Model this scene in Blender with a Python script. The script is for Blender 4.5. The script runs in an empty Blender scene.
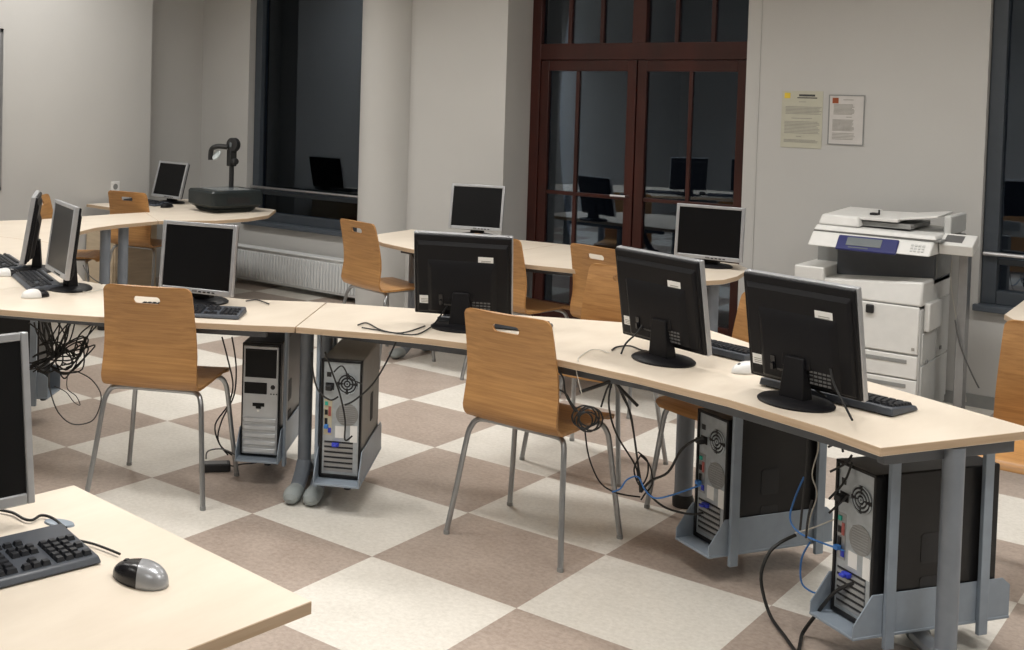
import bpy, bmesh, math, random
from mathutils import Vector, Matrix
random.seed(7)
PI = math.pi
scene = bpy.context.scene
COL = scene.collection
R = math.radians

# ------------------------------------------------------------------ materials
def _mat(name):
    m = bpy.data.materials.new(name); m.use_nodes = True
    nt = m.node_tree; b = nt.nodes['Principled BSDF']
    return m, nt, b
def plain(name, col, rough=.5, metal=0, noise=.06, nscale=20, bump=0, spec=.5):
    m, nt, b = _mat(name)
    b.inputs['Roughness'].default_value = rough; b.inputs['Metallic'].default_value = metal
    b.inputs['Specular IOR Level'].default_value = spec
    tc = nt.nodes.new('ShaderNodeTexCoord'); n = nt.nodes.new('ShaderNodeTexNoise')
    n.inputs['Scale'].default_value = nscale; n.inputs['Detail'].default_value = 4
    nt.links.new(tc.outputs['Object'], n.inputs['Vector'])
    r = nt.nodes.new('ShaderNodeValToRGB')
    c = col
    r.color_ramp.elements[0].position = .3; r.color_ramp.elements[1].position = .7
    r.color_ramp.elements[0].color = (c[0]*(1-noise), c[1]*(1-noise), c[2]*(1-noise), 1)
    r.color_ramp.elements[1].color = (min(1,c[0]*(1+noise)), min(1,c[1]*(1+noise)), min(1,c[2]*(1+noise)), 1)
    nt.links.new(n.outputs['Fac'], r.inputs['Fac']); nt.links.new(r.outputs['Color'], b.inputs['Base Color'])
    if bump:
        bp = nt.nodes.new('ShaderNodeBump'); bp.inputs['Strength'].default_value = bump; bp.inputs['Distance'].default_value = .002
        nt.links.new(n.outputs['Fac'], bp.inputs['Height']); nt.links.new(bp.outputs['Normal'], b.inputs['Normal'])
    return m
def emit(name, col, s):
    m, nt, b = _mat(name)
    b.inputs['Base Color'].default_value = (*col, 1)
    b.inputs['Emission Color'].default_value = (*col, 1); b.inputs['Emission Strength'].default_value = s
    return m
def wood(name, c1, c2, sc, rough=.45):
    # straight fine grain running along local x
    m, nt, b = _mat(name)
    tc = nt.nodes.new('ShaderNodeTexCoord'); mp = nt.nodes.new('ShaderNodeMapping')
    mp.inputs['Scale'].default_value = sc
    n = nt.nodes.new('ShaderNodeTexNoise'); n.inputs['Scale'].default_value = 1; n.inputs['Detail'].default_value = 6; n.inputs['Roughness'].default_value = .65
    n2 = nt.nodes.new('ShaderNodeTexNoise'); n2.inputs['Scale'].default_value = 3; n2.inputs['Detail'].default_value = 2
    mx = nt.nodes.new('ShaderNodeMath'); mx.operation = 'MULTIPLY_ADD'; mx.inputs[1].default_value = .3
    r = nt.nodes.new('ShaderNodeValToRGB')
    r.color_ramp.elements[0].position = .38; r.color_ramp.elements[1].position = .86
    r.color_ramp.elements[0].color = (*c1, 1); r.color_ramp.elements[1].color = (*c2, 1)
    nt.links.new(tc.outputs['Object'], mp.inputs['Vector']); nt.links.new(mp.outputs['Vector'], n.inputs['Vector'])
    nt.links.new(tc.outputs['Object'], n2.inputs['Vector'])
    nt.links.new(n2.outputs['Fac'], mx.inputs[0]); nt.links.new(n.outputs['Fac'], mx.inputs[2])
    nt.links.new(mx.outputs[0], r.inputs['Fac']); nt.links.new(r.outputs['Color'], b.inputs['Base Color'])
    b.inputs['Roughness'].default_value = rough
    return m
def floor_mat():
    m, nt, b = _mat('marbled_floor')
    tc = nt.nodes.new('ShaderNodeTexCoord')
    ck = nt.nodes.new('ShaderNodeTexChecker'); ck.inputs['Scale'].default_value = 1/.6
    of = nt.nodes.new('ShaderNodeMapping'); of.inputs['Location'].default_value = (0, 0, .3)
    nt.links.new(tc.outputs['Object'], of.inputs['Vector']); nt.links.new(of.outputs['Vector'], ck.inputs['Vector'])
    n = nt.nodes.new('ShaderNodeTexNoise'); n.inputs['Scale'].default_value = 55; n.inputs['Detail'].default_value = 6; n.inputs['Roughness'].default_value = .7
    n2 = nt.nodes.new('ShaderNodeTexNoise'); n2.inputs['Scale'].default_value = 6; n2.inputs['Detail'].default_value = 3
    nt.links.new(tc.outputs['Object'], n.inputs['Vector']); nt.links.new(tc.outputs['Object'], n2.inputs['Vector'])
    ad = nt.nodes.new('ShaderNodeMath'); ad.operation = 'MULTIPLY_ADD'; ad.inputs[1].default_value = .35
    nt.links.new(n2.outputs['Fac'], ad.inputs[0]); nt.links.new(n.outputs['Fac'], ad.inputs[2])
    def ramp(a, c):
        r = nt.nodes.new('ShaderNodeValToRGB'); r.color_ramp.elements[0].position = .45; r.color_ramp.elements[1].position = .85
        r.color_ramp.elements[0].color = (*a, 1); r.color_ramp.elements[1].color = (*c, 1)
        nt.links.new(ad.outputs[0], r.inputs['Fac']); return r
    br = ramp((.31,.245,.205), (.47,.395,.34)); wh = ramp((.62,.59,.53), (.78,.75,.69))
    nt.links.new(wh.outputs['Color'], ck.inputs['Color2']); nt.links.new(br.outputs['Color'], ck.inputs['Color1'])
    nt.links.new(ck.outputs['Color'], b.inputs['Base Color'])
    b.inputs['Roughness'].default_value = .32; b.inputs['Specular IOR Level'].default_value = .4
    return m
def wall_mat(name, col):
    m, nt, b = _mat(name)
    tc = nt.nodes.new('ShaderNodeTexCoord'); n = nt.nodes.new('ShaderNodeTexNoise')
    n.inputs['Scale'].default_value = 1.3; n.inputs['Detail'].default_value = 5
    n2 = nt.nodes.new('ShaderNodeTexNoise'); n2.inputs['Scale'].default_value = 90; n2.inputs['Detail'].default_value = 3
    nt.links.new(tc.outputs['Object'], n.inputs['Vector']); nt.links.new(tc.outputs['Object'], n2.inputs['Vector'])
    r = nt.nodes.new('ShaderNodeValToRGB'); r.color_ramp.elements[0].position = .3; r.color_ramp.elements[1].position = .7
    r.color_ramp.elements[0].color = (col[0]*.95, col[1]*.95, col[2]*.95, 1); r.color_ramp.elements[1].color = (*col, 1)
    nt.links.new(n.outputs['Fac'], r.inputs['Fac']); nt.links.new(r.outputs['Color'], b.inputs['Base Color'])
    bp = nt.nodes.new('ShaderNodeBump'); bp.inputs['Strength'].default_value = .15; bp.inputs['Distance'].default_value = .002
    nt.links.new(n2.outputs['Fac'], bp.inputs['Height']); nt.links.new(bp.outputs['Normal'], b.inputs['Normal'])
    b.inputs['Roughness'].default_value = .75; b.inputs['Specular IOR Level'].default_value = .25
    return m
def glass_mat():
    m = bpy.data.materials.new('window_glass'); m.use_nodes = True
    nt = m.node_tree; nt.nodes.clear()
    o = nt.nodes.new('ShaderNodeOutputMaterial'); t = nt.nodes.new('ShaderNodeBsdfTransparent'); g = nt.nodes.new('ShaderNodeBsdfGlossy')
    t.inputs['Color'].default_value = (.75,.78,.8,1); g.inputs['Roughness'].default_value = .01; g.inputs['Color'].default_value=(.72,.84,1,1)
    f = nt.nodes.new('ShaderNodeFresnel'); f.inputs['IOR'].default_value = 2.0
    mx = nt.nodes.new('ShaderNodeMixShader')
    nt.links.new(f.outputs[0], mx.inputs[0]); nt.links.new(t.outputs[0], mx.inputs[1]); nt.links.new(g.outputs[0], mx.inputs[2])
    nt.links.new(mx.outputs[0], o.inputs[0])
    return m
M = dict(
    floor=floor_mat(), wall=wall_mat('painted_wall', (.54,.535,.52)), ceil=wall_mat('ceiling_paint', (.75,.75,.73)),
    glass=glass_mat(), frame=plain('slate_window_frame', (.055,.066,.08), .4),
    sill=plain('slate_sill', (.075,.09,.11), .35), bar=plain('steel_bar', (.6,.6,.62), .3, 1),
    redwood=wood('mahogany', (.026,.006,.004), (.055,.011,.007), (6,6,1.5), .35),
    chair=wood('oak_plywood', (.29,.135,.043), (.54,.29,.105), (2.2,75,75), .4),
    top=wood('maple_laminate', (.70,.61,.50), (.80,.715,.60), (8,2,8), .35),
    edge=wood('beech_edge', (.42,.30,.19), (.56,.42,.29), (3,3,60), .5),
    steel=plain('desk_steel', (.2,.225,.26), .42, .15), steel_dark=plain('desk_rail', (.1,.11,.125), .5, .1),
    cap=plain('foot_cap', (.3,.33,.33), .5), rub=plain('black_rubber', (.012,.012,.013), .6),
    chrome=plain('brushed_tube', (.36,.37,.38), .28, .85),
    holder=plain('holder_steel', (.27,.32,.38), .42, .1),
    black=plain('black_plastic', (.006,.006,.0075), .5, spec=.22), blackg=plain('gloss_black', (.01,.01,.012), .25),
    silver=plain('silver_plastic', (.42,.43,.45), .32, .5), screen=plain('dark_screen', (.004,.0042,.005), .3, noise=.02, spec=.2),
    key=plain('keycap', (.012,.014,.019), .45), kbody=plain('keyboard_body', (.055,.064,.08), .4),
    zinc=plain('zinc_plate', (.42,.46,.49), .38, .55, noise=.1, nscale=40), hole=plain('vent_dark', (.02,.02,.022), .7),
    pcside=plain('tower_black', (.008,.008,.009), .35, spec=.3), pcfront=plain('tower_silver_front', (.5,.52,.54), .35, .3),
    pcgrey=plain('tower_grey', (.22,.215,.2), .5),
    sticker=plain('paper_label', (.8,.8,.78), .6, noise=.03), ink=plain('ink', (.05,.05,.055), .7), inkg=plain('grey_ink', (.32,.31,.28), .7),
    inkw=plain('faint_print', (.45,.44,.4), .7), greyl=plain('grey_print', (.12,.12,.12), .6),
    paper=plain('yellowed_paper', (.5,.49,.40), .6, noise=.03), paper2=plain('pale_paper', (.58,.56,.54), .6, noise=.03),
    yellow=plain('yellow_mark', (.75,.55,.06), .6), redm=plain('dark_red_mark', (.3,.07,.02), .6),
    white=plain('copier_white', (.72,.72,.70), .45, noise=.03), white2=plain('copier_grey_white', (.58,.59,.58), .5, noise=.03),
    shade=plain('copier_grey', (.26,.265,.26), .5), blue=plain('panel_blue', (.025,.03,.13), .35), lcd=plain('grey_display', (.16,.18,.19), .25),
    vga=plain('blue_plug', (.03,.05,.5), .4), green=plain('green_socket', (.03,.4,.3), .5), bluec=plain('blue_cable', (.05,.2,.55), .5),
    whitec=plain('white_cable', (.6,.58,.52), .5), beige=plain('port_beige', (.55,.5,.36), .5), pink=plain('red_port', (.4,.1,.09), .5),
    rad=plain('radiator_enamel', (.68,.70,.71), .4, noise=.02), ohp=plain('projector_body', (.010,.016,.018), .4),
    clear=plain('lens', (.5,.55,.56), .08), mousel=plain('mouse_silver', (.36,.37,.39), .3, .35),
    socket=plain('white_socket', (.78,.78,.77), .4), board=plain('whiteboard', (.75,.76,.77), .2), alu=plain('aluminium', (.35,.36,.37), .35, .7),
    cable=plain('black_cable', (.012,.012,.012), .5), cableg=plain('grey_cable', (.1,.1,.1), .5), night=plain('night_paving', (.02,.022,.025), .8),
    lamp=emit('lamp_diffuser', (1,.975,.94), 3.5), lampf=plain('lamp_housing', (.7,.7,.7), .4), beigecab=wood('cabinet_beech', (.5,.4,.28), (.66,.55,.4), (3,3,30), .5),
)

# ------------------------------------------------------------------ mesh builder
class MB:
    def __init__(s, mat=None): s.v=[]; s.f=[]; s.m=[]; s.X = mat or Matrix()
    def add(s, vs, fs, mi=0):
        o = len(s.v); s.v += [s.X @ Vector(v) for v in vs]
        for f in fs: s.f.append([i+o for i in f]); s.m.append(mi)
    def box(s, x0,x1,y0,y1,z0,z1, mi=0):
        s.add([(x0,y0,z0),(x1,y0,z0),(x1,y1,z0),(x0,y1,z0),(x0,y0,z1),(x1,y0,z1),(x1,y1,z1),(x0,y1,z1)],
              [(0,3,2,1),(4,5,6,7),(0,1,5,4),(1,2,6,5),(2,3,7,6),(3,0,4,7)], mi)
    def prism(s, poly, z0, z1, mi=0, ms=None):
        n=len(poly); a=sum(poly[i][0]*poly[(i+1)%n][1]-poly[(i+1)%n][0]*poly[i][1] for i in range(n))
        if a<0: poly=poly[::-1]
        o=len(s.v)
        s.v += [s.X@Vector((x,y,z0)) for x,y in poly]+[s.X@Vector((x,y,z1)) for x,y in poly]
        s.f.append([o+i for i in range(n)][::-1]); s.m.append(mi)
        s.f.append([o+n+i for i in range(n)]); s.m.append(mi)
        for i in range(n):
            j=(i+1)%n; s.f.append([o+i,o+j,o+n+j,o+n+i]); s.m.append(mi if ms is None else ms)
    def hull(s, lo, hi, mi=0):   # two rings of equal length
        n=len(lo); s.add(list(lo)+list(hi), [tuple(range(n))[::-1], tuple(range(n,2*n))]+[(i,(i+1)%n,n+(i+1)%n,n+i) for i in range(n)], mi)
    def tube(s, path, r, n=8, mi=0, cap=True, sx=1.0):
        P=[Vector(p) for p in path]; k=len(P); rings=[]
        up=None
        for i in range(k):
            t=(P[min(i+1,k-1)]-P[max(i-1,0)])
            if t.length<1e-9: t=Vector((0,0,1))
            t.normalize()
            if up is None:
                up=Vector((0,0,1)) if abs(t.z)<.9 else Vector((0,1,0))
            a=t.cross(up)
            if a.length<1e-5: a=t.cross(Vector((1,0,0)))
            a.normalize(); b=a.cross(t); up=b
            rr = r[i] if isinstance(r,(list,tuple)) else r
            rings.append([P[i]+a*(rr*sx*math.cos(2*PI*j/n))+b*(rr*math.sin(2*PI*j/n)) for j in range(n)])
        vs=[v for q in rings for v in q]; fs=[]
        for i in range(k-1):
            for j in range(n):
                j2=(j+1)%n; fs.append((i*n+j,i*n+j2,(i+1)*n+j2,(i+1)*n+j))
        if cap: fs.append(tuple(range(n))[::-1]); fs.append(tuple((k-1)*n+j for j in range(n)))
        s.add(vs,fs,mi)
    def lathe(s, prof, c=(0,0,0), n=24, mi=0, sx=1, sy=1):
        vs=[]; k=len(prof)
        for r,z in prof:
            for j in range(n): vs.append((c[0]+r*sx*math.cos(2*PI*j/n), c[1]+r*sy*math.sin(2*PI*j/n), c[2]+z))
        fs=[]
        for i in range(k-1):
            for j in range(n):
                j2=(j+1)%n; fs.append((i*n+j,i*n+j2,(i+1)*n+j2,(i+1)*n+j))
        fs.append(tuple(range(n))[::-1]); fs.append(tuple((k-1)*n+j for j in range(n)))
        s.add(vs,fs,mi)
    def build(s, name, mats, parent=None, bevel=0, loc=None, ang=32, seg=2):
        me=bpy.data.meshes.new(name); me.from_pydata([tuple(v) for v in s.v], [], s.f)
        if not isinstance(mats,(list,tuple)): mats=[mats]
        for q in mats: me.materials.append(M[q] if isinstance(q,str) else q)
        for p,mi in zip(me.polygons, s.m): p.material_index=mi; p.use_smooth=True
        bm=bmesh.new(); bm.from_mesh(me); bmesh.ops.recalc_face_normals(bm, faces=bm.faces); bm.to_mesh(me); bm.free()
        me.set_sharp_from_angle(angle=R(ang))
        o=bpy.data.objects.new(name, me); COL.objects.link(o)
        if parent: o.parent=parent
        if loc: o.location=loc
        if bevel:
            b=o.modifiers.new('bevel','BEVEL'); b.width=bevel; b.segments=seg; b.limit_method='ANGLE'; b.angle_limit=R(40); b.harden_normals=False
        return o
def smooth_path(P, sub=5):
    P=[Vector(p) for p in P]; out=[]
    if len(P)<3: return P
    for i in range(len(P)-1):
        p0=P[max(i-1,0)];p1=P[i];p2=P[i+1];p3=P[min(i+2,len(P)-1)]
        for k in range(sub):
            t=k/sub
            out.append(.5*((2*p1)+(-p0+p2)*t+(2*p0-5*p1+4*p2-p3)*t*t+(-p0+3*p1-3*p2+p3)*t**3))
    out.append(P[-1]); return out
def rrect(w, h, r, n=5, cx=0, cy=0):
    o=[]
    for sx,sy,a0 in ((1,1,0),(-1,1,90),(-1,-1,180),(1,-1,270)):
        for k in range(n+1):
            a=R(a0+90*k/n); o.append((cx+sx*(w/2-r)+r*math.cos(a), cy+sy*(h/2-r)+r*math.sin(a)))
    return o
def tag(o, label=None, cat=None, group=None, kind=None):
    if label: o['label']=label
    if cat: o['category']=cat
    if group: o['group']=group
    if kind: o['kind']=kind
    return o
def thing(name, label, cat, loc=(0,0,0), rz=0, group=None):
    o=bpy.data.objects.new(name,None); o.empty_display_size=.1; COL.objects.link(o)
    o.location=loc; o.rotation_euler=(0,0,R(rz)); return tag(o,label,cat,group)
def copy_tree(o, parent=None):
    c=o.copy(); COL.objects.link(c)
    if parent: c.parent=parent
    for ch in list(o.children): copy_tree(ch, c)
    return c
def struct(mb, name, mats, bevel=0): return tag(mb.build(name, mats, bevel=bevel), kind='structure')
# ------------------------------------------------------------------ room shell
YB=3.95   # face of the window wall
m=MB(); m.box(-4.2,7.0,-5.6,4.5,-.1,0); struct(m,'floor','floor')
m=MB(); m.box(-4.2,7.0,-5.6,4.5,3.3,3.4); struct(m,'ceiling','ceil')
m=MB()
m.box(-3.75,-2.875,YB,4.45,0,3.3); m.box(-2.875,-1.12,YB,4.45,0,.50); m.box(-2.875,-1.12,YB,4.45,2.95,3.3)
m.box(-1.12,-.085,3.72,4.45,0,3.3)
m.box(-.085,1.535,3.98,4.45,2.75,3.3)
m.box(1.535,2.885,YB,4.45,0,3.3)
m.box(2.885,4.7,YB,4.45,0,.54); m.box(2.885,4.7,YB,4.45,2.95,3.3); m.box(4.7,7.0,YB,4.45,0,3.3)
struct(m,'wall_back','wall')
m=MB(); m.box(-4.2,-3.25,-5.5,3.17,0,3.3); m.box(-4.2,-3.47,3.17,4.45,0,3.3); struct(m,'wall_left','wall')
m=MB(); m.box(6.6,7.0,-5.5,3.95,0,3.3); struct(m,'wall_right','wall')
m=MB(); m.box(-4.2,7.0,-5.7,-5.4,0,3.3); struct(m,'wall_front','wall')
m=MB(); m.lathe([(.225,0),(.225,3.3)], (-1.15,3.76,0), n=48); struct(m,'wall_column','wall')
m=MB(); m.box(1.612,1.622,YB-.006,YB+.01,.02,3.3); struct(m,'trim_1','wall',bevel=.002)
m=MB(); m.box(1.54,2.88,YB-.012,YB+.002,0,.07); m.box(2.88,6.6,YB-.012,YB+.002,0,.07); struct(m,'baseboard_back','shade')
# night outside
m=MB(); m.box(-6,9,4.6,14,-1.1,-1.0); struct(m,'ground','night')

def window(name, x0, x1, z0, z1, yg, bar_z):
    f=MB(); t=.075
    f.box(x0,x0+t,yg-.05,yg+.03,z0,z1); f.box(x1-t,x1,yg-.05,yg+.03,z0,z1)
    f.box(x0+t,x1-t,yg-.05,yg+.03,z0,z0+t); f.box(x0+t,x1-t,yg-.05,yg+.03,z1-t,z1)
    f.box(x0+t,x1-t,yg-.04,yg+.02,bar_z-.06,bar_z-.025)
    w=struct(f,name,'frame',bevel=.004)
    g=MB(); g.box(x0+t,x1-t,yg,yg+.006,z0+t,z1-t); g.build('pane','glass',w)
    s=MB(); s.box(x0-.02,x1+.02,YB-.045,yg-.02,z0-.035,z0); s.build('sill','sill',w,bevel=.004)
    b=MB(); b.tube([(x0+.01,yg-.075,bar_z),(x1-.01,yg-.075,bar_z)],.013,10); b.build('guard_rail','bar',w)
    return w
window('window_1',-2.87,-1.12,.53,2.95,4.07,.82)
window('window_2',2.888,4.69,.575,2.95,4.05,.855)

# double door, mahogany, with transom lights
def door(yd):
    f=MB(); X0,X1=-.085,1.535; y0,y1=yd-.03,yd+.05
    f.box(X0,X0+.075,y0,y1,0,2.75); f.box(X1-.03,X1,y0,y1,0,2.75); f.box(X0+.075,X1-.03,y0,y1,1.93,2.045)
    f.box(X0+.075,X1-.03,y0,y1,2.67,2.75); f.box(.70,.80,y0,y1,2.045,2.67)
    d=struct(f,'door_1','redwood',bevel=.004)
    for k,(a,b,ms) in enumerate(((X0+.075,.70,(.21,.46)),(.80,X1-.03,(1.01,1.26)))):
        t=MB()
        for x in ms: t.box(x-.014,x+.014,yd-.01,yd+.03,2.045,2.67)
        t.build('transom_mullions','redwood',d,bevel=.003)
        g=MB(); g.box(a,b,yd+.01,yd+.016,2.045,2.67); g.build('transom_pane','glass',d)
    for k,(a,b,mx) in enumerate(((X0+.078,.735,.285),(.745,X1-.033,1.12))):
        l=MB(); st=.065; z1=1.927
        l.box(a,a+st,yd-.02,yd+.03,.01,z1); l.box(b-st,b,yd-.02,yd+.03,.01,z1)
        l.box(a+st,b-st,yd-.02,yd+.03,z1-.075,z1); l.box(a+st,b-st,yd-.02,yd+.03,.01,.2)
        l.box(mx-.013,mx+.013,yd-.01,yd+.02,.2,z1-.075)
        for zb in (.985,.60): l.box(a+st,b-st,yd-.012,yd+.022,zb-.013,zb+.013)
        leaf=l.build('door_leaf','redwood',d,bevel=.003)
        g=MB(); g.box(a+st,b-st,yd+.003,yd+.009,.2,z1-.075); g.build('leaf_pane','glass',leaf)
        if k==0:
            h=MB(); h.tube([(b-.03,yd-.02,1.0),(b-.03,yd-.065,1.0),(b-.14,yd-.065,1.0)],.009,8); h.build('door_handle','bar',leaf)
door(4.08)

# radiator under the left window
r=thing('radiator','white ribbed panel radiator under the left dark window','radiator',(-2.15,3.83,-.085))
m=MB(); m.box(-.86,.80,-.045,-.03,.13,.40); m.box(-.86,.80,.03,.045,.13,.40)
for i in range(50):
    x=-.84+i*.0332; m.box(x,x+.020,-.055,-.045,.15,.375)
m.build('ribbed_panel','rad',r,bevel=.002)
m=MB(); m.box(-.865,.805,-.058,.05,.40,.412); m.build('top_grille','rad',r,bevel=.002)
m=MB(); m.box(-.87,-.86,-.055,.05,.13,.405); m.box(.80,.81,-.055,.05,.13,.405); m.build('side_cover','rad',r,bevel=.002)
m=MB(); m.tube([(.74,.0,.087),(.74,0,.14)],.009,8); m.tube([(-.7,.0,0.087),(-.7,0,.14)],.009,8); m.box(-.6,-.57,.04,.119,.2,.35); m.box(.55,.58,.04,.119,.2,.35); m.build('pipe','rad',r)

# ------------------------------------------------------------------ ceiling lights
n=0
for x,y in ((-2.2,-1.0),(-2.2,1.9),(.2,-1.0),(.2,1.9),(2.6,-1.0),(2.6,1.9),(5.0,-1.0),(5.0,1.9),(.2,-3.8),(3.8,-3.8)):
    n+=1
    t=thing('ceiling_light','rectangular recessed ceiling light panel','ceiling light',(x,y,3.28),0,'ceiling lights above the desks')
    m=MB(); m.box(-.62,.62,-.16,-.15,-.02,.02); m.box(-.62,.62,.15,.16,-.02,.02); m.box(-.62,-.61,-.15,.15,-.02,.02); m.box(.61,.62,-.15,.15,-.02,.02)
    m.build('housing','lampf',t)
    m=MB(); m.box(-.61,.61,-.15,.15,-.012,-.002); m.build('diffuser','lamp',t)
    ld=bpy.data.lights.new('lamp_light','AREA'); ld.shape='RECTANGLE'; ld.size=1.18; ld.size_y=.28; ld.energy=(29 if y>-3 else 13); ld.spread=R(138); ld.color=(1,.972,.93)
    lo=bpy.data.objects.new('lamp_light',ld); COL.objects.link(lo); lo.parent=t; lo.location=(0,0,-.03)

# ------------------------------------------------------------------ desks
ZT=.72; TH=.024
def desk(label, poly, legs, rails=(), group=None, seams=()):
    cx=sum(p[0] for p in poly)/len(poly); cy=sum(p[1] for p in poly)/len(poly)
    t=thing('desk',label,'desk',(cx,cy,0),0,group)
    L=[(x-cx,y-cy) for x,y in poly]
    m=MB(); m.prism(L,ZT-TH,ZT,0,1); m.build('desktop',['top','edge'],t,bevel=.0015,seg=1)
    if rails:
        m=MB()
        for (a,b) in rails:
            A=Vector((a[0]-cx,a[1]-cy)); B=Vector((b[0]-cx,b[1]-cy)); d=(B-A).normalized(); q=Vector((-d.y,d.x))*.014
            m.prism([tuple(A+q),tuple(B+q),tuple(B-q),tuple(A-q)],ZT-TH-.042,ZT-TH-.001)
        m.build('frame_rail','steel_dark',t,bevel=.002)
    for (x,y,ang,r,ln) in legs:   # ang: direction of the front foot
        x-=cx; y-=cy; d=Vector((math.cos(R(ang)),math.sin(R(ang)),0)); P=Vector((x,y,0))
        m=MB(); m.lathe([(r,.05),(r,ZT-TH-.005)],(x,y,0),n=24); lg=m.build('leg','steel',t)
        if ln==0:
            m=MB(); m.lathe([(r*1.15,.0),(r*1.2,.03),(r*1.02,.05)],(x,y,0),n=24); m.build('foot_cap','rub',lg); continue
        m=MB()
        pts=[P+d*ln+Vector((0,0,.03)), P+d*(ln*.6)+Vector((0,0,.036)), P+d*.04+Vector((0,0,.075)), P+Vector((0,0,.105)), P-d*.04+Vector((0,0,.075)), P-d*(ln*.75)+Vector((0,0,.036)), P-d*(ln*1.1)+Vector((0,0,.03))]
        m.tube(smooth_path(pts,4),.026,12,sx=1.2); m.build('foot_bar','steel',lg)
        for s_,l_ in ((1,ln),(-1,ln*1.1)):
            m=MB(); c=P+d*(s_*l_)
            pp=[c-d*(s_*.05)+Vector((0,0,.032)),c-d*(s_*.02)+Vector((0,0,.034)),c+d*(s_*.02)+Vector((0,0,.033)),c+d*(s_*.045)+Vector((0,0,.028)),c+d*(s_*.055)+Vector((0,0,.022))]
            m.tube(pp,[.030,.031,.030,.024,.010],14,sx=1.2); m.build('foot_cap','cap',lg)
            m=MB(); m.lathe([(.016,0),(.018,.008),(.012,.014)],tuple(c),n=14); m.build('glide','rub',lg)
    return t
polyB=[(1.267,.149),(1.45,.235),(1.6,.305),(1.75,.36),(1.9,.398),(2.08,.415),(2.3,.416),(2.6,.388),(2.94,.324),(3.19,.240),(3.263,.216),(3.44,.128),(3.722,.652),(3.18,.913),(2.41,1.37),(1.85,1.10),(1.315,.811),(.992,.645)]
polyA=[(1.263,.147),(1.1,.025),(.917,-.094),(.75,-.198),(.621,-.272),(.42,-.385),(.214,-.484),(-.02,-.57),(-.25,-.64),(-.16,.2),(-.03,.214),(.3,.31),(.69,.43),(.988,.643)]
polyA2=[(-.253,-.64),(-.9,-.74),(-1.7,-.45),(-2.2,.1),(-2.45,.72),(-1.33,.905),(-.95,.66),(-.163,.2)]
polyD=[(-2.453,.723),(-1.333,.908),(-1.56,1.1),(-1.74,1.33),(-1.86,1.56),(-1.91,1.78),(-1.926,2.154),(-2.44,2.46),(-2.47,2.18),(-2.49,1.55),(-2.60,1.2)]
polyE=[(-1.924,2.156),(-1.83,2.33),(-1.71,2.5),(-1.67,2.78),(-1.74,3.07),(-2.0,3.42),(-3.1,3.45),(-3.2,2.49),(-2.83,2.47),(-2.438,2.463)]
desk('long curved maple desk wing in the foreground right, carrying three black monitors',polyB,
     [(1.195,.415,-60,.028,.20),(2.385,1.285,-90,.036,0),(3.560,.405,-62,.029,.29)],
     [((1.25,.35),(1.9,.50)),((1.9,.50),(2.6,.50)),((2.6,.50),(3.42,.25)),((3.42,.21),(3.66,.62)),((3.6,.62),(2.41,1.27)),((2.41,1.27),(1.12,.62))])
desk('curved maple desk joined on the left, silver monitor and chair at its middle',polyA,
     [(1.125,.375,-60,.028,.20)],[((1.1,.16),(.6,-.14)),((.6,-.14),(-.2,-.5)),((1.0,.55),(.1,.2))])
desk('maple desk at far left edge holding two angled silver monitors',polyA2,[(-1.5,.3,-60,.033,.2),(-.9,-.45,-90,.033,.2)],[((-.3,-.5),(-1.2,-.5)),((-.3,.2),(-1.2,.68))])
desk('curved maple desk along the left wall, in front of the small wooden chairs',polyD,[(-1.985,1.74,-20,.036,0),(-2.03,1.93,-20,.036,0),(-1.6,.85,-30,.033,.12)])
desk('far corner maple desk carrying the overhead projector and a small monitor',polyE,[(-2.2,2.75,-20,.033,.12)])
polyG1=[(-.47,2.83),(-.40,2.62),(-.15,2.47),(.13,2.385),(.35,2.37),(.60,2.372),(.60,3.36),(.29,3.32),(-.5,3.22)]
polyG2=[(.602,2.372),(.93,2.375),(1.2,2.42),(1.55,2.49),(1.88,2.575),(1.94,2.72),(1.94,2.9),(1.88,3.22),(1.75,3.38),(.602,3.36)]
desk('back row maple desk in front of the round column, with one silver monitor',polyG1,[(-.06,2.68,-90,.036,.16),(.50,2.86,-90,.033,.22)],[((-.1,2.6),(.55,2.5)),((-.3,3.1),(.55,3.2))])
desk('back row maple desk in front of the red door, with monitor at right end',polyG2,[(.66,2.86,-90,.033,.22),(1.82,2.85,-90,.04,.2)],[((.65,2.5),(1.8,2.7)),((1.82,2.7),(1.8,3.1)),((.65,3.2),(1.75,3.2))])
desk('maple desk corner at right edge under the right window',[(3.24,2.74),(3.36,2.50),(4.5,2.35),(4.5,3.4),(3.22,3.4)],[(3.9,2.9,-90,.033,.25)],[((3.4,2.62),(4.4,2.5))])
u=Vector((2.965-2.159,-1.628+1.554)).normalized(); w_=Vector((u.y,-u.x))
P1=Vector((2.159,-1.554)); P2=P1+u*.81; P3=P2+w_*1.35; P4=P1+w_*1.35
desk('pale maple desk in the lower left foreground with keyboard and silver mouse',[tuple(P1),tuple(P2),tuple(P3),tuple(P4)],
     [(2.56,-2.75,-95,.033,.3),(2.66,-2.10,-95,.033,.3)],[(tuple(P1+u*.1+w_*.1),tuple(P1+u*.1+w_*1.25)),(tuple(P2-u*.1+w_*.1),tuple(P2-u*.1+w_*1.25)),(tuple(P1+u*.1+w_*.4),tuple(P2-u*.1+w_*.4))])

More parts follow.
